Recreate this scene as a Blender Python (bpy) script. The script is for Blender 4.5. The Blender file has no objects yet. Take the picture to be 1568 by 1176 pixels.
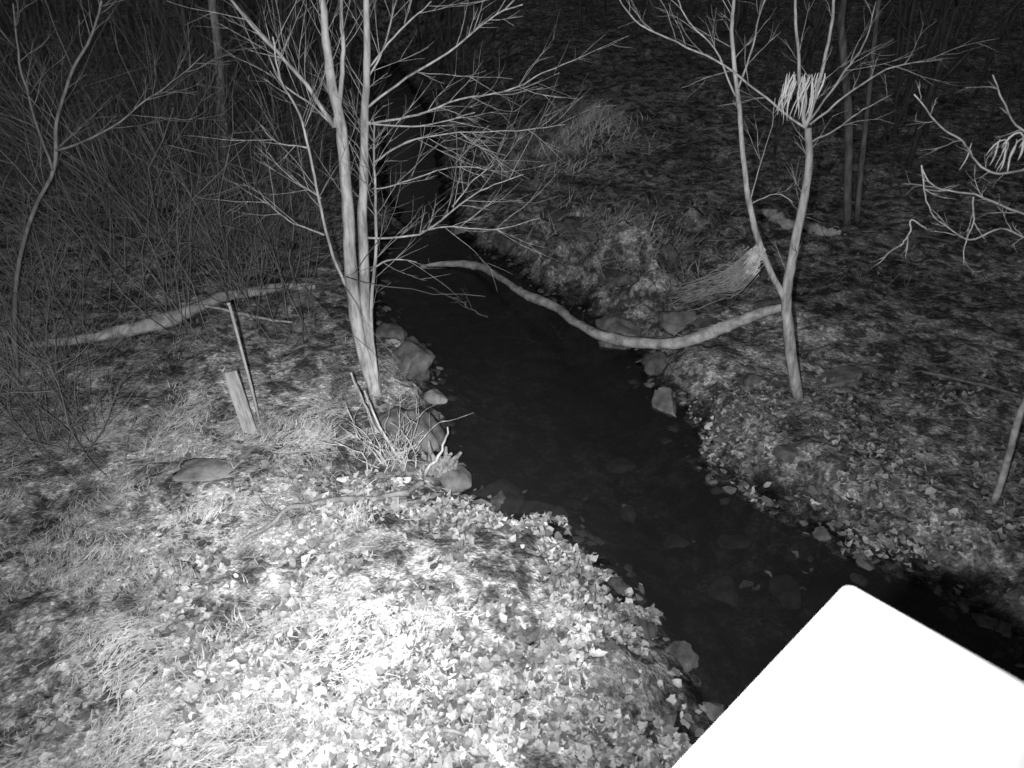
import bpy, math, random
import numpy as np
from mathutils import Vector
random.seed(7); rng=np.random.default_rng(11)
S=bpy.context.scene
S.view_settings.view_transform='Standard'; S.view_settings.look='None'; S.view_settings.exposure=0
def link(o): S.collection.objects.link(o); return o

# ---------------------------------------------------------------- noise
def hsh(ix,iy,s):
    v=np.sin(ix*127.1+iy*311.7+s*74.7)*43758.5453
    return v-np.floor(v)
def vn(x,y,f,s=0):
    x=x*f; y=y*f; ix=np.floor(x); iy=np.floor(y); fx=x-ix; fy=y-iy
    fx=fx*fx*(3-2*fx); fy=fy*fy*(3-2*fy)
    a=hsh(ix,iy,s);b=hsh(ix+1,iy,s);c=hsh(ix,iy+1,s);d=hsh(ix+1,iy+1,s)
    return (a*(1-fx)+b*fx)*(1-fy)+(c*(1-fx)+d*fx)*fy
def fbm(x,y,f,s=0,o=4):
    r=0;a=.5
    for i in range(o): r=r+a*vn(x+i*7.3,y-i*3.1,f*2**i,s+i); a*=.5
    return r
def sst(a,b,x):
    t=np.clip((x-a)/(b-a),0,1); return t*t*(3-2*t)

# ---------------------------------------------------------------- creek outline (metres)
L=[(-9,46),(-5,30),(-3.7,22),(-3.2,18.4),(-2.6,16.6),(-2.15,15.49),(-2.47,14.61),(-2.48,13.52),(-2.28,11.87),(-1.91,10.28),(-1.33,9.71),(-0.97,8.90),(-1.00,8.11),(-0.93,7.06),(-0.60,6.74),(-0.61,6.31),(0.04,5.93),(0.59,5.82),(0.70,5.47),(0.93,5.20),(1.08,4.82),(1.25,4.29),(1.49,3.92),(1.52,3.51),(1.21,3.11),(0.84,2.56),(0.2,.5),(-1,-8)]
R=[(5.6,-8),(5.3,2.5),(4.28,4.05),(4.11,4.62),(3.84,5.02),(3.27,5.33),(2.90,5.77),(2.48,6.20),(2.30,6.67),(2.17,7.48),(2.13,8.11),(1.88,8.71),(1.96,9.50),(1.44,10.52),(1.18,11.29),(0.53,11.87),(-0.18,13.33),(-0.86,14.08),(-1.25,15.07),(-1.5,16.6),(-1.9,18.6),(-2.3,22),(-3.4,30),(-7,47)]
C=np.array(L+R,float)
def sdist(x,y):
    x=np.asarray(x,float);y=np.asarray(y,float)
    d=np.full(x.shape,1e9); ins=np.zeros(x.shape,bool); n=len(C)
    for i in range(n):
        ax,ay=C[i];bx,by=C[(i+1)%n]
        ex,ey=bx-ax,by-ay
        t=np.clip(((x-ax)*ex+(y-ay)*ey)/(ex*ex+ey*ey),0,1)
        d=np.minimum(d,(x-ax-t*ex)**2+(y-ay-t*ey)**2)
        if ay!=by:
            c=((ay>y)!=(by>y))&(x<(bx-ax)*(y-ay)/(by-ay)+ax); ins^=c
    d=np.sqrt(d); return np.where(ins,-d,d)
def height(x,y,dd=False):
    x=np.asarray(x,float);y=np.asarray(y,float)
    d=sdist(x,y)+(fbm(x,y,1.6,3)-.47)*.45*sst(40,20,y)+(fbm(x,y,6,4,2)-.37)*.28
    z=np.where(d<0,np.maximum(d*.45,-.30),0)+.36*sst(-.05,.8,d)
    z=z+.025*np.maximum(d-1,0).clip(0,12)
    z=z+.11*np.maximum(y-15,0).clip(0,60)*sst(14,26,y+abs(x)*.15)*sst(0,5,d)
    z=z+.04*np.maximum(abs(x)-9,0).clip(0,60)
    m=sst(0,.8,d)
    z=z+m*((fbm(x,y,.9,5)-.47)*.32+(fbm(x,y,3.5,9)-.47)*.14)+(fbm(x,y,12,2,2)-.37)*.035
    lump=sst(.1,.6,d)*np.exp(-((x-2.1)/2.4)**2-((y-13)/2.8)**2)
    z=z+lump*(np.maximum(fbm(x,y,1.6,15,3)-.38,0)*2.4)
    z=z+.5*m*np.exp(-((x-1.9)/1.3)**2-((y-21.5)/1.2)**2)
    z=z+.16*np.exp(-((x+.5)**2/1.2+(y-4.5)**2/.9))*m
    return (z,d) if dd else z
def hz(x,y): return float(height(np.array([x]),np.array([y]))[0])

# ---------------------------------------------------------------- materials
def mat(name,c0,c1,scale=8,rough=.85,bump=.3,attr=None,stretch=None,spec=.1,detail=3):
    m=bpy.data.materials.new(name); m.use_nodes=True; t=m.node_tree; b=t.nodes['Principled BSDF']
    b.inputs['Roughness'].default_value=rough; b.inputs['Specular IOR Level'].default_value=spec
    tc=t.nodes.new('ShaderNodeTexCoord'); mp=t.nodes.new('ShaderNodeMapping'); t.links.new(tc.outputs['Object'],mp.inputs[0])
    if stretch: mp.inputs['Scale'].default_value=stretch
    n=t.nodes.new('ShaderNodeTexNoise'); n.inputs['Scale'].default_value=scale; n.inputs['Detail'].default_value=detail; n.inputs['Roughness'].default_value=.65
    t.links.new(mp.outputs[0],n.inputs['Vector'])
    r=t.nodes.new('ShaderNodeValToRGB'); r.color_ramp.elements[0].position=.33; r.color_ramp.elements[1].position=.67
    r.color_ramp.elements[0].color=(c0,c0,c0,1); r.color_ramp.elements[1].color=(c1,c1,c1,1)
    t.links.new(n.outputs['Fac'],r.inputs[0]); out=r.outputs[0]
    if attr:
        a=t.nodes.new('ShaderNodeAttribute'); a.attribute_name=attr
        mx=t.nodes.new('ShaderNodeMix'); mx.data_type='RGBA'; mx.blend_type='MULTIPLY'; mx.inputs[0].default_value=1
        t.links.new(out,mx.inputs[6]); t.links.new(a.outputs['Color'],mx.inputs[7]); out=mx.outputs[2]
    t.links.new(out,b.inputs['Base Color'])
    if bump>0:
        bp=t.nodes.new('ShaderNodeBump'); bp.inputs['Strength'].default_value=bump; bp.inputs['Distance'].default_value=.02
        t.links.new(n.outputs['Fac'],bp.inputs['Height']); t.links.new(bp.outputs[0],b.inputs['Normal'])
    return m
M_bark=mat('bark_pale',.20,.55,14,stretch=(1,1,.25))
M_barkp=mat('bark_bright',.45,.75,14,bump=0)
M_bark2=mat('bark_grey',.10,.26,12,stretch=(1,1,.25),bump=0)
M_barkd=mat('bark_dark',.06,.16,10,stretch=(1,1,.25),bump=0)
M_brush=mat('brush_wood',.09,.28,1.5,bump=0)
M_log=mat('log_wood',.16,.55,7,detail=6)
M_debris=mat('debris_fibre',.25,.6,9,bump=0)
M_rock=mat('creek_rock',.05,.18,5,bump=.9,detail=6)
M_rockp=mat('pale_rock',.10,.28,5,bump=.9,detail=6)
M_rockw=mat('wet_rock',.03,.10,6,bump=.6)
M_leaf=mat('dead_leaf',.6,1.0,30,attr='shade',bump=0)
M_grass=mat('dry_grass',.6,1.0,3,attr='shade',bump=0)
M_white=mat('white_paint',.78,.84,40,rough=.4,bump=.02,spec=.3)
M_steel=mat('galvanised_steel',.3,.42,30,rough=.5,spec=.4)
M_board=mat('weathered_board',.18,.40,12,stretch=(3,3,.4))
M_strip=mat('curled_leaf',.6,.85,10,bump=0)

def ground_mat():
    m=bpy.data.materials.new('forest_floor'); m.use_nodes=True; t=m.node_tree; N=t.nodes; K=t.links; b=N['Principled BSDF']
    b.inputs['Roughness'].default_value=.95; b.inputs['Specular IOR Level'].default_value=.05
    tc=N.new('ShaderNodeTexCoord')
    def noise(s,d=6,r=.6,dist=0):
        n=N.new('ShaderNodeTexNoise'); n.inputs['Scale'].default_value=s; n.inputs['Detail'].default_value=d; n.inputs['Roughness'].default_value=r; n.inputs['Distortion'].default_value=dist
        K.new(tc.outputs['Object'],n.inputs['Vector']); return n.outputs['Fac']
    def mr(v,a,bb,c,d):
        n=N.new('ShaderNodeMapRange'); n.interpolation_type='SMOOTHSTEP'
        for i,x in enumerate((a,bb,c,d)): n.inputs[i+1].default_value=x
        K.new(v,n.inputs[0]); return n.outputs[0]
    def mul(a,c,op='MULTIPLY'):
        n=N.new('ShaderNodeMath'); n.operation=op; K.new(a,n.inputs[0])
        if isinstance(c,float): n.inputs[1].default_value=c
        else: K.new(c,n.inputs[1])
        return n.outputs[0]
    big=mr(noise(.8,2),.35,.65,.5,1.05)
    med=mr(noise(3.6,4,.65,.4),.40,.60,.24,1.05)
    fin=mr(noise(24,3,.7),.3,.7,.45,1.2)
    v=N.new('ShaderNodeTexVoronoi'); v.inputs['Scale'].default_value=16; v.inputs['Randomness'].default_value=1
    K.new(tc.outputs['Object'],v.inputs['Vector'])
    sp=N.new('ShaderNodeSeparateColor'); K.new(v.outputs['Color'],sp.inputs[0])
    leafc=mr(sp.outputs[0],.25,1,.6,1.25)
    val=mul(mul(mul(mul(big,med),fin),leafc),.70)
    sx=N.new('ShaderNodeSeparateXYZ'); K.new(tc.outputs['Object'],sx.inputs[0])
    wet=mr(sx.outputs[2],.02,.26,.13,1.0)
    val=mul(val,wet)
    cb=N.new('ShaderNodeCombineColor'); [K.new(val,cb.inputs[i]) for i in range(3)]
    K.new(cb.outputs[0],b.inputs['Base Color'])
    bp=N.new('ShaderNodeBump'); bp.inputs['Strength'].default_value=.8; bp.inputs['Distance'].default_value=.03
    K.new(fin,bp.inputs['Height']); K.new(bp.outputs[0],b.inputs['Normal'])
    return m

# ---------------------------------------------------------------- mesh helpers
def npmesh(name,V,F,mat_,shade=None,smooth=True):
    me=bpy.data.meshes.new(name); V=np.asarray(V,np.float32); F=np.asarray(F,np.int32); k=F.shape[1]
    me.vertices.add(len(V)); me.vertices.foreach_set('co',V.ravel())
    me.loops.add(F.size); me.loops.foreach_set('vertex_index',F.ravel())
    me.polygons.add(len(F)); me.polygons.foreach_set('loop_start',np.arange(0,F.size,k,dtype=np.int32))
    me.update(calc_edges=True)
    me.polygons.foreach_set('use_smooth',np.full(len(me.polygons),smooth))
    if shade is not None:
        a=me.color_attributes.new('shade','FLOAT_COLOR','POINT'); s=np.repeat(np.asarray(shade,np.float32)[:,None],4,1); s[:,3]=1
        a.data.foreach_set('color',s.ravel())
    me.materials.append(mat_); return link(bpy.data.objects.new(name,me))
class B:
    def __init__(s): s.V=[];s.F=[];s.c=[];s.n=0
    def tube(s,P,r,k=5,rough=0):
        P=np.asarray(P,float); n=len(P); r=np.asarray(r,float)*np.ones(n)
        T=np.gradient(P,axis=0); T/=np.linalg.norm(T,axis=1)[:,None]+1e-9
        ref=np.array([.31,.9,.3]) if abs(T[:,1]).mean()<.8 else np.array([.2,.1,1.])
        U=np.cross(T,ref); U/=np.linalg.norm(U,axis=1)[:,None]+1e-9; W=np.cross(T,U)
        a=np.arange(k)*2*np.pi/k
        rr=r[:,None]*np.ones(k)
        if rough: rr=rr*(1+rough*rng.standard_normal((n,k)))
        V=P[:,None,:]+rr[:,:,None]*(np.cos(a)[None,:,None]*U[:,None,:]+np.sin(a)[None,:,None]*W[:,None,:])
        V=np.concatenate([V.reshape(-1,3),P[:1],P[-1:]])
        i=np.arange(n-1)[:,None]*k; j=np.arange(k)[None,:]; j2=(j+1)%k
        F=np.stack([i+j,i+j2,i+k+j2,i+k+j],-1).reshape(-1,4)
        e=(n-1)*k; jj=np.arange(k)
        s.V.append(V); s.F.append(F+s.n)
        s.c.append(np.stack([(jj+1)%k,jj,np.full(k,n*k)],-1)+s.n); s.c.append(np.stack([e+jj,e+(jj+1)%k,np.full(k,n*k+1)],-1)+s.n); s.n+=len(V)
    def make(s,name,m):
        me=bpy.data.meshes.new(name); V=np.concatenate(s.V).astype(np.float32); Q=np.concatenate(s.F).astype(np.int32); T=np.concatenate(s.c).astype(np.int32)
        me.vertices.add(len(V)); me.vertices.foreach_set('co',V.ravel())
        me.loops.add(Q.size+T.size); me.loops.foreach_set('vertex_index',np.concatenate([Q.ravel(),T.ravel()]))
        me.polygons.add(len(Q)+len(T)); me.polygons.foreach_set('loop_start',np.concatenate([np.arange(len(Q))*4,len(Q)*4+np.arange(len(T))*3]).astype(np.int32))
        me.update(calc_edges=True); me.polygons.foreach_set('use_smooth',np.full(len(me.polygons),True))
        me.materials.append(m); return link(bpy.data.objects.new(name,me))
def cr(P,n=5):
    P=np.asarray(P,float); Q=np.vstack([2*P[0]-P[1],P,2*P[-1]-P[-2]]); out=[]
    for i in range(1,len(Q)-2):
        for t in np.linspace(0,1,n,endpoint=False):
            a,b,c,d=Q[i-1],Q[i],Q[i+1],Q[i+2]
            out.append(.5*((2*b)+(c-a)*t+(2*a-5*b+4*c-d)*t*t+(3*b-a-3*c+d)*t**3))
    out.append(P[-1]); return np.array(out)
def unit(v): v=np.asarray(v,float); return v/(np.linalg.norm(v)+1e-9)
def twig(b,p,d,Ln,r,depth=1,up=.1,wob=.18,kids=4,k=4,seg=6,ang=.9,kl=(.25,.55)):
    P=[np.array(p,float)]; d=unit(d); D=[d]
    for i in range(seg):
        d=unit(d+rng.standard_normal(3)*wob+np.array([0,0,up])); P.append(P[-1]+d*Ln/seg); D.append(d)
    P=np.array(P); b.tube(P,np.linspace(r,r*.35,len(P)),k)
    if depth>0:
        for _ in range(kids):
            t=rng.uniform(.2,.95)*seg; i=int(t); q=P[i]+(P[i+1]-P[i])*(t-i)
            nd=unit(D[i+1]+unit(rng.standard_normal(3))*ang)
            twig(b,q,nd,Ln*rng.uniform(*kl),r*.6,depth-1,up,wob,max(2,kids-1),max(3,k-1),max(3,seg-2),ang,kl)
    return P

# ---------------------------------------------------------------- ground
n=420; u=np.linspace(-1,1,n)
gx=150*np.sinh(u*4.6)/np.sinh(4.6); gy=7+150*np.sinh(u*4.6)/np.sinh(4.6)
X,Yg=np.meshgrid(gx,gy,indexing='xy'); z=height(X.ravel(),Yg.ravel())
V=np.stack([X.ravel(),Yg.ravel(),z],-1)
i=(np.arange(n-1)[:,None]*n+np.arange(n-1)[None,:]).ravel()
npmesh('ground',V,np.stack([i,i+1,i+n+1,i+n],-1),ground_mat())

# ---------------------------------------------------------------- creek water (murky; base colour also lifted to stand in for night haze)
m=bpy.data.materials.new('creek_water'); m.use_nodes=True; t=m.node_tree; N=t.nodes; K=t.links; b=N['Principled BSDF']
b.inputs['Base Color'].default_value=(.026,.026,.026,1); b.inputs['Roughness'].default_value=.3; b.inputs['Specular IOR Level'].default_value=.35
tr=N.new('ShaderNodeBsdfTransparent'); tr.inputs[0].default_value=(.8,.8,.8,1)
mx=N.new('ShaderNodeMixShader'); mx.inputs[0].default_value=.52; K.new(b.outputs[0],mx.inputs[1]); K.new(tr.outputs[0],mx.inputs[2]); K.new(mx.outputs[0],N['Material Output'].inputs[0])
nz=N.new('ShaderNodeTexNoise'); nz.inputs['Scale'].default_value=7; nz.inputs['Detail'].default_value=2; tc=N.new('ShaderNodeTexCoord'); K.new(tc.outputs['Object'],nz.inputs['Vector'])
bp=N.new('ShaderNodeBump'); bp.inputs['Strength'].default_value=.2; bp.inputs['Distance'].default_value=.03; K.new(nz.outputs[0],bp.inputs['Height']); K.new(bp.outputs[0],b.inputs['Normal'])
npmesh('creek',[(-14,-8,0),(9,-8,0),(9,50,0),(-14,50,0)],[(0,1,2,3)],m)

# ---------------------------------------------------------------- leaf litter
def scatter(num,x0,x1,y0,y1,dens):
    x=rng.uniform(x0,x1,num);y=rng.uniform(y0,y1,num); z,d=height(x,y,True)
    k=rng.random(num)<dens(x,y,z,d); return x[k],y[k],z[k],d[k]
def rot(num,tilt):
    yaw=rng.uniform(0,2*np.pi,num); ax=rng.uniform(0,2*np.pi,num); ti=np.abs(rng.standard_normal(num))*tilt
    cy,sy=np.cos(yaw),np.sin(yaw); Rz=np.zeros((num,3,3)); Rz[:,0,0]=cy;Rz[:,0,1]=-sy;Rz[:,1,0]=sy;Rz[:,1,1]=cy;Rz[:,2,2]=1
    kx,ky=np.cos(ax),np.sin(ax); c,s=np.cos(ti),np.sin(ti); o=1-c
    A=np.zeros((num,3,3)); A[:,0,0]=c+kx*kx*o;A[:,0,1]=kx*ky*o;A[:,0,2]=ky*s;A[:,1,0]=kx*ky*o;A[:,1,1]=c+ky*ky*o;A[:,1,2]=-kx*s;A[:,2,0]=-ky*s;A[:,2,1]=kx*s;A[:,2,2]=c
    return A@Rz
def clump(x,y,f,s,a=.38,b=.6): return sst(a,b,fbm(x,y,f,s,3))
parts=[]
def dA(x,y,z,d): return np.clip(.04+clump(x,y,2.2,21,.42,.54),0,1)*(d>.02)*(.25+.75*sst(-2.6,-.6,x))*sst(6.3,5.7,y)
parts.append(scatter(24000,-3.4,1.9,2.6,6.3,dA))
def dB(x,y,z,d): return np.clip(.03+.9*clump(x,y,1.7,22,.43,.58),0,1)*(d>.05)*sst(1.5,2.2,x)*sst(8.8,6.2,y)
parts.append(scatter(30000,1.6,8.5,2.6,10,dB))
def dC(x,y,z,d): return .28*clump(x,y,.9,23,.42,.62)*(d>.1)
parts.append(scatter(20000,-11,11,2.6,18,dC))
def dD(x,y,z,d): return .07*(d<0)*(y<7.5)*clump(x,y,1.1,29)
parts.append(scatter(9000,-1,5,2.8,8,dD))
x,y,z,d=[np.concatenate([p[i] for p in parts]) for i in range(4)]
num=len(x); kk=9
th=np.arange(kk)*2*np.pi/kk; rad=np.array([1.1,.82,.9,.78,.9,.88,.78,.9,.82])
tx=np.concatenate([[0],np.cos(th)*rad*1.15]); ty=np.concatenate([[0],np.sin(th)*rad*.9])
size=rng.uniform(.018,.050,num)*np.where(rng.random(num)<.07,1.4,1)
w=rng.uniform(.6,1.1,num)
jit=1+.13*rng.standard_normal((num,kk+1))
jx=tx[None]*jit; jy=ty[None]*jit
curl=rng.uniform(-.3,.9,num); curl2=rng.uniform(-.3,1.5,num)
P=np.stack([jx,jy*w[:,None],curl[:,None]*jx**2+curl2[:,None]*jy**2+.12*rng.standard_normal((num,kk+1))],-1)*size[:,None,None]
P=np.einsum('nij,nkj->nki',rot(num,.38),P)
P+=np.stack([x,y,z+rng.uniform(.003,.03,num)],-1)[:,None,:]
Fz=np.stack([np.zeros(kk,int),1+np.arange(kk),1+(np.arange(kk)+1)%kk],-1)
F=(Fz[None]+np.arange(num)[:,None,None]*(kk+1)).reshape(-1,3)
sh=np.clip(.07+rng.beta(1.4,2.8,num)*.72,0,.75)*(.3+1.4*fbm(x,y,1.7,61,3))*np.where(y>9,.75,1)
npmesh('leaf_litter',P.reshape(-1,3),F,M_leaf,np.repeat(sh,kk+1),smooth=True)

# ---------------------------------------------------------------- dry grass
def blades(name,x,y,z,ln,lay,base,wd=.004):
    num=len(x); yaw=vn(x,y,1.3,50)*9+rng.normal(0,.7,num); el=np.clip(rng.normal(lay,.3,num),.02,1.5)
    dx=np.cos(yaw)*np.cos(el);dy=np.sin(yaw)*np.cos(el);dz=np.sin(el)
    px,py=-np.sin(yaw),np.cos(yaw); K5=[]
    bend=rng.uniform(.1,.6,num); sw=rng.normal(0,.25,num)
    for t in (0,.35,.7,1):
        cx=x+ln*(dx*t+px*sw*t*t);cy=y+ln*(dy*t+py*sw*t*t);cz=z+.01+ln*(dz*t-bend*dz*t*t*.8)
        ww=wd*(1-t*.75)*rng.uniform(.7,1.3,num)
        K5.append(np.stack([cx-px*ww,cy-py*ww,cz],-1)); K5.append(np.stack([cx+px*ww,cy+py*ww,cz+ww*.5],-1))
    V=np.stack(K5,1); f=np.array([[0,1,3,2],[2,3,5,4],[4,5,7,6]]); F=(f[None]+np.arange(num)[:,None,None]*8).reshape(-1,4)
    sh=np.clip(rng.normal(base,.13,num),.05,.85)*(.45+1.15*fbm(x,y,.9,62,3))
    return npmesh(name,V.reshape(-1,3),F,M_grass,np.repeat(sh,8))
ps=[scatter(120000,-8,-.3,2.4,11,lambda x,y,z,d:(d>.2)*np.clip(.05+clump(x,y,1.3,31,.37,.52),0,1)*sst(11,6,y)*(1-.6*sst(-1.6,-.6,x))),
    scatter(9000,2,9,3,12,lambda x,y,z,d:(d>.2)*.5*clump(x,y,1.2,33)),
    scatter(12000,-7,9,11,24,lambda x,y,z,d:(d>.2)*clump(x,y,.6,34,.45,.65))]
x,y,z,d=[np.concatenate([p[i] for p in ps]) for i in range(4)]
blades('dry_grass',x,y,z,rng.uniform(.04,.16,len(x)),.13,.5,.0036)
tx_,ty_=[],[]
for cx,cy,sx,nb in ((1.9,21.2,.9,2200),(1.0,19.5,.8,700),(.3,19,1.2,300),(1.1,12.9,.5,350),(2.4,12.2,.5,350),(3.1,12.9,.4,200),(2.0,14.5,1.2,500)):
    tx_.append(rng.normal(cx,sx,nb)); ty_.append(rng.normal(cy,sx*.8,nb))
x=np.concatenate(tx_);y=np.concatenate(ty_); kp=sdist(x,y)>.3; x=x[kp]; y=y[kp]
blades('grass_tuft',x,y,height(x,y),rng.uniform(.2,.6,len(x)),.45,np.where(y>18,.72,.5),np.where(y>18,.015,.009))

# ---------------------------------------------------------------- bare trees
def tree(name,ymain,stems,m,twigs=7,tl=.55,tr=.005,wob=.08):
    b=B()
    for (pts,r0,r1,dyy) in stems:
        Pn=np.array([(px/100,ymain,pz/100) for px,pz in pts])
        Q=cr(Pn,5); s=np.linspace(0,1,len(Q)); Q[:,1]+=dyy[0]+(dyy[1]-dyy[0])*s
        Q+=np.cumsum(rng.standard_normal(Q.shape)*.005,axis=0)*(s[:,None]>0)
        b.tube(Q,np.linspace(r0,r1,len(Q)),9 if r0>.03 else 5,.05 if r0>.03 else 0)
        Ln=np.linalg.norm(np.diff(Q,axis=0),axis=1).sum()
        k=int(Ln*twigs*(1 if r0<.03 else .5))
        for _ in range(k):
            i=rng.integers(int(len(Q)*(.2 if r0<.03 else .38)),len(Q)-1); dd=unit(Q[i+1]-Q[i])
            rnd=rng.standard_normal(3); rnd[0]*=1.4; sd=unit(rnd-dd*np.dot(rnd,dd)); rr=np.interp(i,[0,len(Q)],[r0,r1])
            twig(b,Q[i],dd*.75+sd*.65+np.array([0,0,.02]),tl*rng.uniform(.35,1.25),min(tr,rr*.7),1,.02,wob,3,4,7,.6,(.3,.6))
    return b.make(name,m)
tree('bare_tree',7.85,[
 ([(-173,28),(-188,109),(-192,194),(-187,285),(-186,357),(-191,398),(-192,434),(-191,474),(-190,540)],.088,.026,(0,0)),
 ([(-186,357),(-173,404),(-168,440),(-166,474),(-160,540)],.03,.015,(0,.1)),
 ([(-186,357),(-203,392),(-230,428),(-254,457),(-290,510)],.026,.012,(0,-.2)),
 ([(-172,28),(-179,127),(-173,210),(-165,285),(-157,353),(-149,416),(-144,474),(-140,550)],.074,.022,(.05,.15)),
 ([(-170,40),(-170,144),(-160,210),(-155,270),(-153,320),(-151,360)],.028,.01,(.0,.3)),
 ([(-191,169),(-204,225),(-207,285),(-211,340),(-217,379),(-228,404),(-228,440)],.020,.008,(0,-.3)),
 ([(-165,234),(-106,239),(-68,267),(-31,291),(10,306)],.014,.005,(.1,.3)),
 ([(-106,239),(-69,247),(-18,247),(30,261)],.011,.004,(.15,.1)),
 ([(-68,267),(-46,292),(-19,312)],.009,.004,(.2,.3)),
 ([(-156,357),(-112,363),(-57,379),(-3,387),(30,404),(66,419)],.013,.005,(.15,.5)),
 ([(-153,373),(-108,404),(-54,434),(-28,455),(10,472)],.014,.006,(.15,-.2)),
 ([(-152,316),(-114,337),(-58,344),(4,344),(59,348)],.011,.004,(.2,.6)),
 ([(-155,290),(-118,300),(-70,318),(-30,322)],.009,.004,(.1,-.3)),
 ([(-150,410),(-119,440),(-91,463),(-78,474)],.012,.006,(.15,.1)),
 ([(-156,360),(-105,360),(-71,367),(-36,379)],.011,.004,(.15,-.2)),
 ([(-209,244),(-244,252),(-270,270),(-285,288)],.010,.004,(-.1,.2)),
 ([(-207,285),(-240,305),(-262,330)],.009,.004,(-.1,.1)),
 ([(-186,357),(-211,379),(-242,398),(-254,425)],.013,.006,(0,.3)),
 ([(-211,340),(-244,344),(-262,360)],.009,.004,(-.2,0)),
 ([(-165,194),(-138,210),(-108,206)],.013,.006,(.1,0)),
 ([(-153,398),(-133,428),(-116,474)],.013,.007,(.15,.3)),
],M_bark,6,.8,.0042,.06)
tree('bare_tree',7.6,[
 ([(354,40),(328,113),(313,168),(309,219),(308,271),(307,319),(297,361)],.070,.034,(0,0)),
 ([(297,361),(284,401),(274,442),(266,475),(262,530)],.022,.011,(0,.1)),
 ([(297,361),(300,395),(301,442),(299,475),(298,530)],.022,.011,(0,-.1)),
 ([(297,361),(264,383),(221,412),(174,432),(128,453),(107,475)],.014,.007,(0,.2)),
 ([(302,345),(332,358),(358,376),(388,389)],.012,.005,(0,.2)),
 ([(301,364),(333,395),(367,416),(411,422)],.012,.005,(0,-.1)),
 ([(300,368),(329,413),(347,442),(354,475)],.012,.006,(0,.3)),
 ([(314,168),(282,219),(256,278),(240,332),(226,389),(213,442),(210,475),(205,540)],.038,.012,(0,.25)),
 ([(226,389),(199,431),(171,453),(156,475)],.011,.006,(.15,.3)),
 ([(226,389),(236,436),(241,475)],.012,.006,(.15,.1)),
 ([(257,271),(260,326),(265,364),(263,389)],.006,.003,(.1,0)),
 ([(256,278),(281,292),(300,285)],.008,.004,(.1,0)),
],M_bark,5,.5,.0042,.09)
tree('bare_tree',5.6,[
 ([(479,40),(473,104),(470,155),(471,208),(455,276),(428,336),(399,395),(377,440),(358,482)],.033,.012,(0,0)),
 ([(442,304),(413,312),(384,323),(360,316),(329,331)],.010,.005,(0,-.1)),
 ([(432,326),(395,336),(366,346),(333,352),(319,368)],.010,.005,(0,.1)),
 ([(410,372),(379,366),(357,372),(337,391),(318,402),(293,424)],.011,.005,(0,0)),
 ([(402,386),(377,400),(361,418),(348,435)],.010,.005,(0,.1)),
 ([(361,346),(368,326),(367,309),(372,290)],.008,.004,(0,0)),
 ([(319,368),(327,346),(341,326)],.007,.004,(.1,0)),
 ([(333,319),(317,328),(319,315),(315,306)],.008,.006,(0,0)),
],M_debris,6,.24,.0042,.14)
tree('bare_tree',8.0,[
 ([(-640,25),(-606,137),(-555,243),(-504,309),(-486,357),(-453,409),(-427,439),(-407,474)],.030,.012,(0,0)),
 ([(-494,330),(-443,347),(-390,377),(-353,402),(-322,424)],.014,.005,(0,.3)),
 ([(-504,309),(-501,364),(-495,421),(-484,474)],.015,.007,(0,-.2)),
],M_bark2,7,.8,.005,.09)
tree('bare_tree',18,[([(-709,20),(-692,164),(-670,336),(-663,441),(-650,620)],.12,.07,(0,0))],M_bark,.6,.9,.01)
tree('bare_tree',14.5,[([(694,35),(653,229),(603,389),(591,453),(580,640)],.085,.05,(0,0))],M_bark2,1,.8,.007)
tree('bare_tree',14.6,[([(717,42),(690,229),(669,389),(640,600)],.055,.03,(0,0))],M_bark2,1,.8,.007)

def strips(name,cx,cy,cz,sx,sz,num,l0,l1,w=.009,arc=.3):
    b=B()
    for _ in range(num):
        p=np.array([cx+rng.normal(0,sx),cy+rng.normal(0,.08),cz+rng.uniform(0,sz)])
        Ln=rng.uniform(l0,l1); a=rng.uniform(-.5,.5); Q=[p]; arch=rng.random()<arc; ph=rng.uniform(0,6)
        for s in range(6):
            if arch: d=np.array([math.cos(1.2-s*.45)*np.sign(a)*.7,.1*a,math.sin(1.0-s*.6)])
            else: d=np.array([a*.3+.22*math.sin(s*.8+ph),.1,-1])
            Q.append(Q[-1]+unit(d)*Ln/6)
        b.tube(Q,np.array([.4,.8,1,1,.9,.6,.2])*w*rng.uniform(.4,1.1),4)
    return b.make(name,M_strip)
strips('dead_leaf_cluster',2.82,7.55,4.04,.10,.10,34,.16,.44,.010,0)
strips('dead_leaf_cluster',3.70,5.55,3.84,.10,.10,18,.12,.28,.009,.3)

# ---------------------------------------------------------------- logs and branches
def logobj(name,pts,r,m,k=10,rough=.06,lift=None,stubs=0):
    Q=cr(pts,9); s=np.linspace(0,1,len(Q))
    Q+=np.stack([(vn(s*9,s*0+i,1,i+40)-.5)*.08+(vn(s*26,s*0+i,1,i+45)-.5)*.03 for i in range(3)],-1)
    if lift is not None:
        Q[:,2]=height(Q[:,0],Q[:,1])+lift
        Q[:,2]=np.convolve(np.pad(Q[:,2],4,'edge'),np.ones(9)/9,'valid')
    b=B(); rr=np.interp(s,np.linspace(0,1,len(r)),r)*(1+.35*(vn(s*16,s*0,1,77)-.5))
    b.tube(Q,rr,k,rough)
    for _ in range(stubs):
        i=rng.integers(3,len(Q)-3); twig(b,Q[i],unit(rng.standard_normal(3)+[0,0,.5]),rng.uniform(.1,.45),.008,1,0,.2,2)
    return b.make(name,m)
logobj('fallen_log',[(-6.47,8.74,0),(-5.85,9.03,0),(-5.29,9.45,0),(-4.84,10.01,0),(-4.50,10.63,0),(-3.92,10.98,0),(-3.25,10.9,0)],[.05,.07,.12,.08,.08,.07,.05],M_log,lift=.12,rough=.09,stubs=6)
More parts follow.
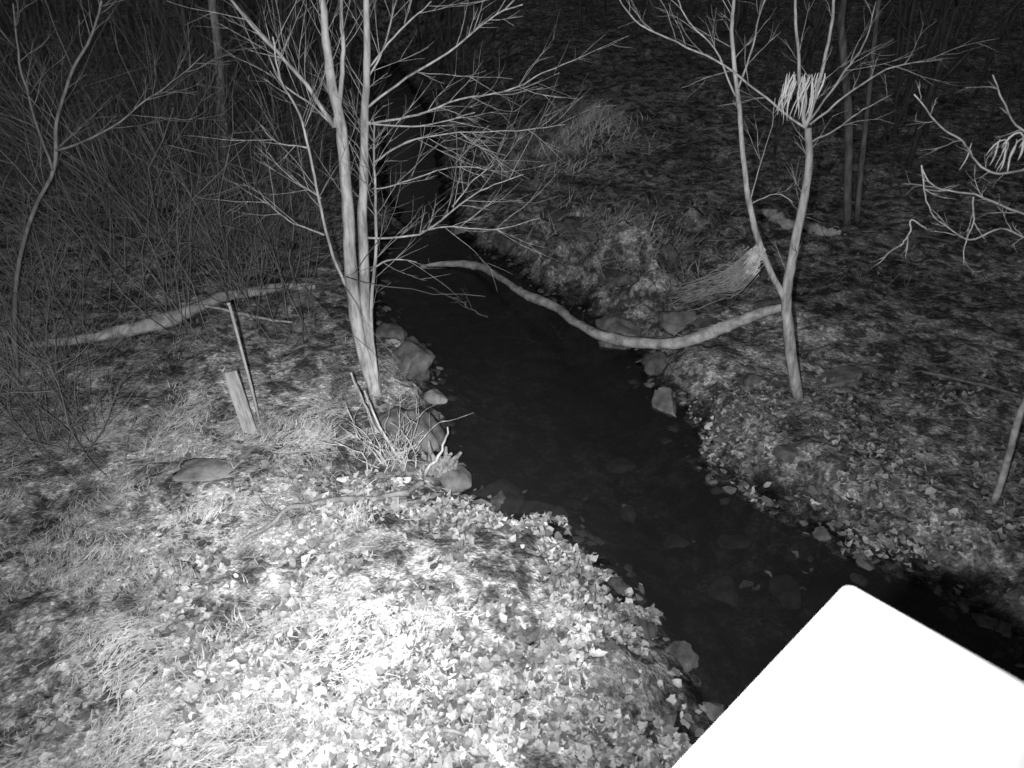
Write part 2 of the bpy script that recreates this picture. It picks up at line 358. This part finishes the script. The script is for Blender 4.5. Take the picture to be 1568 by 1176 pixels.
logobj('fallen_log',[(-1.75,13.13,.05),(-1.19,13.2,.07),(-.61,12.89,.14),(-.28,12.27,.18),(.18,11.27,.25),(.68,10.38,.35),(1.0,9.36,.5),(1.47,8.74,.65),(2.06,8.24,.85),(2.53,8.21,1.05),(2.95,8.1,1.32),(3.22,7.78,1.58)],[.03,.055,.085,.06,.065,.07,.055,.07,.075,.07,.075,.07,.05],M_log,rough=.09,stubs=4)
logobj('fallen_branch',[(5.2,14.95,0),(5.45,14.6,0),(5.60,14.28,0),(5.85,14.3,0),(6.04,13.8,0),(6.31,13.47,0)],[.04,.13,.10,.07,.12,.05],M_debris,lift=.08,rough=.2,stubs=3)
logobj('fallen_branch',[(-2.45,5.0,0),(-1.96,5.51,0),(-1.22,5.71,0),(-.98,5.98,0)],[.02,.03,.03,.035],M_bark2,6,lift=.05,stubs=3)
logobj('fallen_branch',[(-1.35,3.34,0),(-.85,3.21,0),(-.38,3.08,0)],[.012,.02,.015],M_bark2,6,lift=.03,stubs=2)
logobj('fallen_branch',[(-4.67,9.83,0),(-3.9,9.7,0),(-3.26,9.51,0)],[.02,.025,.015],M_bark,6,lift=.2)
logobj('fallen_branch',[(-1.5,11.9,.15),(-.9,11.2,.12),(-.45,10.8,.05)],[.014,.012,.008],M_bark2,6,stubs=6)
logobj('fallen_branch',[(5.4,8.2,0),(6.0,7.8,0),(6.5,7.5,0)],[.02,.02,.012],M_bark2,6,lift=.05,stubs=3)

# flood debris hanging from the forked tree to the ground
b=B()
for _ in range(260):
    o=rng.normal(0,1,3)*[.03,.03,.025]; f=rng.uniform(0,1)**1.2; tail=rng.uniform(.45,1.05)
    p0=np.array([2.72,7.62,2.34])+o+[rng.normal(0,.02),0,-.26*f]; p1=np.array([2.68,8.7,1.55-.14*f])+o*1.7; p2=np.array([2.43,10.3,.62-.05*f])+o*2.2
    Q=cr([p0,(p0+p1)/2+[.02,0,-.02-.10*f],p1,(p1+p2)/2+[-.02,0,-.08*f],p2],4); Q=Q[:max(5,int(len(Q)*min(1,tail)))]
    Q+=np.cumsum(rng.standard_normal(Q.shape)*.009,axis=0)
    b.tube(Q,rng.uniform(.003,.010),4)
for _ in range(90):
    t=rng.uniform(0,1); p=np.array([2.72,7.62,2.25])*(1-t)+np.array([2.5,10,.8])*t
    twig(b,p,rng.normal(0,1,3)+[0,0,-.8],rng.uniform(.1,.3),.003,0,-.1,.3)
b.make('flood_debris',M_debris)

# ---------------------------------------------------------------- sprouting shrub at the tree foot, stump
b=B()
for _ in range(34):
    bx,by=-1.28+rng.normal(0,.16),6.3+rng.normal(0,.12)
    twig(b,(bx,by,hz(bx,by)-.02),(rng.normal(.2,.5),rng.normal(0,.3),1),rng.uniform(.25,.75),rng.uniform(.006,.014),1,.06,.18,3,4,6,1.0)
for p in [[(-1.5,6.9,.2),(-1.62,6.8,.75),(-1.72,6.7,1.25)],[(-1.2,6.35,.3),(-1.42,6.45,.75),(-1.55,6.5,1.15)],[(-.95,6.3,.2),(-.75,6.3,.55),(-.66,6.3,.85)]]:
    b.tube(cr(p,5)+rng.normal(0,.01,(11,3)),np.linspace(.022,.008,11),6,.08)
b.make('sprouting_shrub',M_bark)
b=B()
for k in range(30):
    a=rng.uniform(0,6.28); r=rng.uniform(0,.2); p=np.array([-.85+r*math.cos(a),6.5+r*math.sin(a)*.8,.02]); d=np.array([rng.normal(.15,.3),rng.normal(-.05,.2),.8])
    b.tube([p,p+d*.18,p+d*rng.uniform(.25,.42)],[.05,.04,.015],5,.25)
b.make('tree_stump',mat('rotten_wood',.1,.3,12,bump=.8))

# ---------------------------------------------------------------- rocks
import bmesh
def rock(x,y,sx,sy,sz,m=None,zo=0,name='rock'):
    bm=bmesh.new(); bmesh.ops.create_icosphere(bm,subdivisions=4,radius=1)
    co=np.array([v.co[:] for v in bm.verts])
    for _ in range(9):
        nrm=unit(rng.standard_normal(3)*[1,1,1.2]); h=rng.uniform(.45,.85); dd=co@nrm; co=co-np.maximum(dd-h,0)[:,None]*nrm[None,:]
    s=rng.uniform(0,99)
    n1=vn(co[:,0]*2+s,co[:,2]*2-co[:,1],1.9,5)+.5*vn(co[:,0]*4+s,co[:,2]*3-co[:,1]*3,2.5,6)
    co*=(0.86+.26*n1)[:,None]; co*=[sx,sy,sz]
    a=rng.uniform(0,3.1); c,s_=math.cos(a),math.sin(a)
    co=np.stack([co[:,0]*c-co[:,1]*s_,co[:,0]*s_+co[:,1]*c,co[:,2]],-1)
    for v,p in zip(bm.verts,co): v.co=p
    for f in bm.faces: f.smooth=True
    me=bpy.data.meshes.new(name); bm.to_mesh(me); bm.free(); me.materials.append(m or M_rock)
    o=link(bpy.data.objects.new(name,me)); o.location=(x,y,max(hz(x,y),-.1)+sz*.02+zo); o.rotation_euler=(rng.normal(0,.12),rng.normal(0,.12),0); return o
for a in [(-1.45,8.8,.44,.38,.28),(-1.02,7.62,.16,.15,.13),(-1.22,7.1,.32,.40,.34),(-1.8,9.6,.3,.3,.2),
          (3.16,5.56,.10,.08,.08),(3.10,6.57,.2,.14,.1),(3.08,8.0,.16,.13,.1),(-.72,6.38,.26,.2,.13),
          (1.2,12.9,.5,.4,.25),(2.7,12.4,.4,.35,.25),(-.12,13.9,.3,.25,.2),(-1.9,15.7,.25,.2,.2),(7.9,16.5,.35,.3,.3),(2.1,9.1,.3,.2,.14),
          (3.4,11.2,.35,.3,.2),(4.0,10.2,.3,.2,.12),(2.9,9.6,.25,.2,.12),(1.8,11.4,.35,.3,.22),(.9,14.2,.4,.3,.25)]:
    rock(*a)
for a in [(-1.02,8.25,.17,.14,.14),(2.06,8.16,.40,.22,.12),(1.65,10.13,.5,.4,.28),(2.61,10.0,.36,.3,.22),(4.35,8.19,.45,.3,.14),(-1.15,15.3,.25,.18,.2),(-.2,14.6,.22,.18,.16),(-3.2,6.1,.36,.26,.07)]: rock(*a,m=M_rockp)
for a in [(1.10,4.30,.15,.12,.08),(1.42,4.05,.11,.15,.14),(1.24,6.04,.12,.09,.11),(.35,6.0,.3,.22,.06),(.98,4.85,.17,.13,.08),(-.15,6.2,.42,.3,.07),(1.7,5.6,.14,.1,.04),(2.0,4.9,.2,.14,.04),(2.3,5.6,.18,.12,.04),(1.3,6.9,.18,.12,.03),(2.6,4.9,.2,.15,.04)]:
    rock(*a,m=M_rockw)
V=[];F=[]
px=rng.uniform(-2.5,7,9000); py=rng.uniform(3,14,9000); pd=sdist(px,py); kp=(np.abs(pd)<rng.exponential(.22,9000))&(pd>-.25); px=px[kp][:420]; py=py[kp][:420]; pz=height(px,py)
oc=np.array([(1,0,0),(.6,.7,.1),(-.2,.95,0),(-.9,.4,.1),(-.8,-.5,0),(.1,-1,.1),(.75,-.6,0),(.4,.2,.7),(-.4,.3,.65),(-.1,-.45,.72)])
of=np.array([(0,1,7),(1,2,8),(1,8,7),(2,3,8),(3,4,8),(4,9,8),(4,5,9),(5,6,9),(6,0,7),(6,7,9),(7,8,9)])
for a_,b_,c_ in zip(px,py,pz):
    s=rng.uniform(.03,.11); an=rng.uniform(0,6.28); q=oc*(1+.15*rng.standard_normal(oc.shape))*[s,s*rng.uniform(.5,.9),s*.6]
    q=np.stack([q[:,0]*math.cos(an)-q[:,1]*math.sin(an),q[:,0]*math.sin(an)+q[:,1]*math.cos(an),q[:,2]],-1)+[a_,b_,c_-.015]
    F.append(of+len(V)*10); V.append(q)
npmesh('stones',np.concatenate(V),np.concatenate(F),M_rock,smooth=False)

# ---------------------------------------------------------------- stakes
def boxmesh(name,w,t,h,m,bev=.004):
    bm=bmesh.new(); bmesh.ops.create_cube(bm,size=1)
    for v in bm.verts: v.co.x*=w; v.co.y*=t; v.co.z=(v.co.z+.5)*h
    bmesh.ops.bevel(bm,geom=bm.edges[:],offset=bev,segments=2,affect='EDGES')
    me=bpy.data.meshes.new(name); bm.to_mesh(me); bm.free(); me.materials.append(m); return bpy.data.objects.new(name,me)
o=link(boxmesh('wooden_stake',.15,.035,.92,M_board)); o.location=(-3.0,6.89,hz(-3,6.89)-.12); o.rotation_euler=(math.radians(-3),math.radians(-6),math.radians(14))
b=B(); b.tube([(-2.95,7.07,.1),(-2.97,7.07,.9),(-3.02,7.07,1.89)],.016,8); b.tube([(-3.025,7.07,1.89),(-3.027,7.07,1.92)],.021,8); b.make('metal_rod',M_steel)

# ---------------------------------------------------------------- brush and woods
b=B()
for _ in range(520):
    y=rng.uniform(9,20); x=rng.uniform(-.68*y-2,-.22*y-.8)
    if sdist(np.array([x]),np.array([y]))[0]<.3: continue
    twig(b,(x,y,hz(x,y)-.05),(rng.normal(0,.4),rng.normal(0,.35),1),rng.uniform(.8,4.4),rng.uniform(.004,.011),1,.02,.14,7,4,8,.8)
for _ in range(130):
    y=rng.uniform(6,9); x=rng.uniform(-.8*y-1,-.70*y+.1)
    twig(b,(x,y,hz(x,y)-.05),(rng.normal(0,.3),rng.normal(0,.3),1),rng.uniform(.5,2.2),rng.uniform(.003,.008),1,.02,.16,5,4,7,.8)
b.make('brush_thicket',M_brush)
b=B()
for cx,cy in ((-4.6,10.9),(-5.4,12),(-4.9,13)):
    for _ in range(26): twig(b,(cx+rng.normal(0,.12),cy+rng.normal(0,.12),hz(cx,cy)),(rng.normal(0,.5),rng.normal(0,.3),1),rng.uniform(.8,2.2),rng.uniform(.005,.010),1,.03,.1,4,4,7,.6)
b.make('bare_shrub',M_brush)
b=B()
for _ in range(330):
    y=rng.uniform(18,50); x=rng.uniform(-.8*y,.8*y)
    if sdist(np.array([x]),np.array([y]))[0]<1: continue
    if -.05*y<x<.28*y and y<32: continue
    twig(b,(x,y,hz(x,y)-.1),(rng.normal(0,.12),rng.normal(0,.1),1),rng.uniform(5,11),rng.uniform(.03,.10),1,.08,.07,6,5,8,.8)
for _ in range(900):
    y=rng.uniform(15,34); x=rng.uniform(-.78*y,.78*y)
    if sdist(np.array([x]),np.array([y]))[0]<.6: continue
    if -.12*y<x<.34*y and y<22.5: continue
    twig(b,(x,y,hz(x,y)-.05),(rng.normal(0,.4),rng.normal(0,.4),1),rng.uniform(1.2,4.2),rng.uniform(.006,.016),1,.02,.15,5,3,6,.9)
b.make('distant_woods',M_barkd)
b=B()
for _ in range(300):
    y=rng.uniform(10,24); x=rng.uniform(.03*y,.62*y)
    twig(b,(x,y,hz(x,y)-.03),(rng.normal(0,.7),rng.normal(0,.5),.8),rng.uniform(.3,1.0),rng.uniform(.003,.007),1,.0,.16,4,3,6,.9)
b.make('low_brush',M_brush)

# ---------------------------------------------------------------- equipment box (close to the camera) on its post
def slab(name,Lx,Ly,z0,z1,rad,m):
    bm=bmesh.new(); ring=[]
    for cx,cy,a0 in ((Lx-rad,Ly-rad,0),(rad,Ly-rad,90),(rad,rad,180),(Lx-rad,rad,270)):
        for k in range(9):
            a=math.radians(a0+k*90/8); ring.append((cx+rad*math.cos(a),cy+rad*math.sin(a)))
    top=[bm.verts.new((x,y,z1)) for x,y in ring]; bot=[bm.verts.new((x,y,z0)) for x,y in ring]
    bm.faces.new(top); bm.faces.new(bot[::-1]); n_=len(ring)
    for i in range(n_): bm.faces.new((top[i-1],bot[i-1],bot[i],top[i]))
    bmesh.ops.recalc_face_normals(bm,faces=bm.faces)
    bmesh.ops.bevel(bm,geom=[e for e in bm.edges if abs(e.verts[0].co.z-e.verts[1].co.z)<1e-6],offset=.004,segments=2,affect='EDGES')
    me=bpy.data.meshes.new(name); bm.to_mesh(me); bm.free(); me.materials.append(m); return bpy.data.objects.new(name,me)
box=link(bpy.data.objects.new('equipment_box',None)); box.location=(.694,1.081,3.9); box.rotation_euler=(0,0,math.atan2(-.739,.674))
def ch(o): S.collection.objects.link(o); o.parent=box
lid=slab('lid',.8,1.0,-.03,0,.018,M_white); lid.location=(0,-1.0,0); ch(lid)
body=slab('body',.72,.92,-.42,-.032,.015,M_white); body.location=(.04,-.96,0); ch(body)
hin=slab('latch',.05,.03,-.12,-.05,.008,M_steel); hin.location=(.36,-.035,0); ch(hin)
post=slab('post',.1,.1,-4.2,-.42,.02,M_steel); post.location=(.35,-.55,0); ch(post)

# ---------------------------------------------------------------- lamp: infrared illuminator beside the camera
ill=link(bpy.data.objects.new('infrared_illuminator',None)); ill.location=(-.16,0,4.93)
def spot(name,P,ang,target,blend=1):
    l=bpy.data.lights.new(name,'SPOT'); l.energy=P; l.spot_size=math.radians(ang); l.spot_blend=blend; l.shadow_soft_size=.03
    o=bpy.data.objects.new(name,l); S.collection.objects.link(o); o.parent=ill
    d=Vector(target)-Vector(ill.location); o.rotation_euler=d.to_track_quat('-Z','Y').to_euler(); return o
spot('narrow_beam',3100,46,(-1.3,4.6,.4))
spot('wide_beam',2500,118,(-1.3,8.6,1.0))

# ---------------------------------------------------------------- night sky
w=bpy.data.worlds.new('World'); S.world=w; w.use_nodes=True; t=w.node_tree; bg=t.nodes['Background']
sky=t.nodes.new('ShaderNodeTexSky'); sky.sky_type='NISHITA'; sky.sun_disc=False; sky.sun_elevation=math.radians(2); sky.sun_rotation=math.radians(200)
bw=t.nodes.new('ShaderNodeRGBToBW'); t.links.new(sky.outputs[0],bw.inputs[0]); t.links.new(bw.outputs[0],bg.inputs[0]); bg.inputs[1].default_value=.10

cam=bpy.data.cameras.new('camera'); co=link(bpy.data.objects.new('camera',cam)); cam.lens=25.255; cam.sensor_width=36; cam.clip_end=600; cam.clip_start=.05
cam.dof.use_dof=True; cam.dof.focus_distance=12; cam.dof.aperture_fstop=1.8
co.location=(0,0,5); co.rotation_euler=(math.radians(60),0,0); S.camera=co
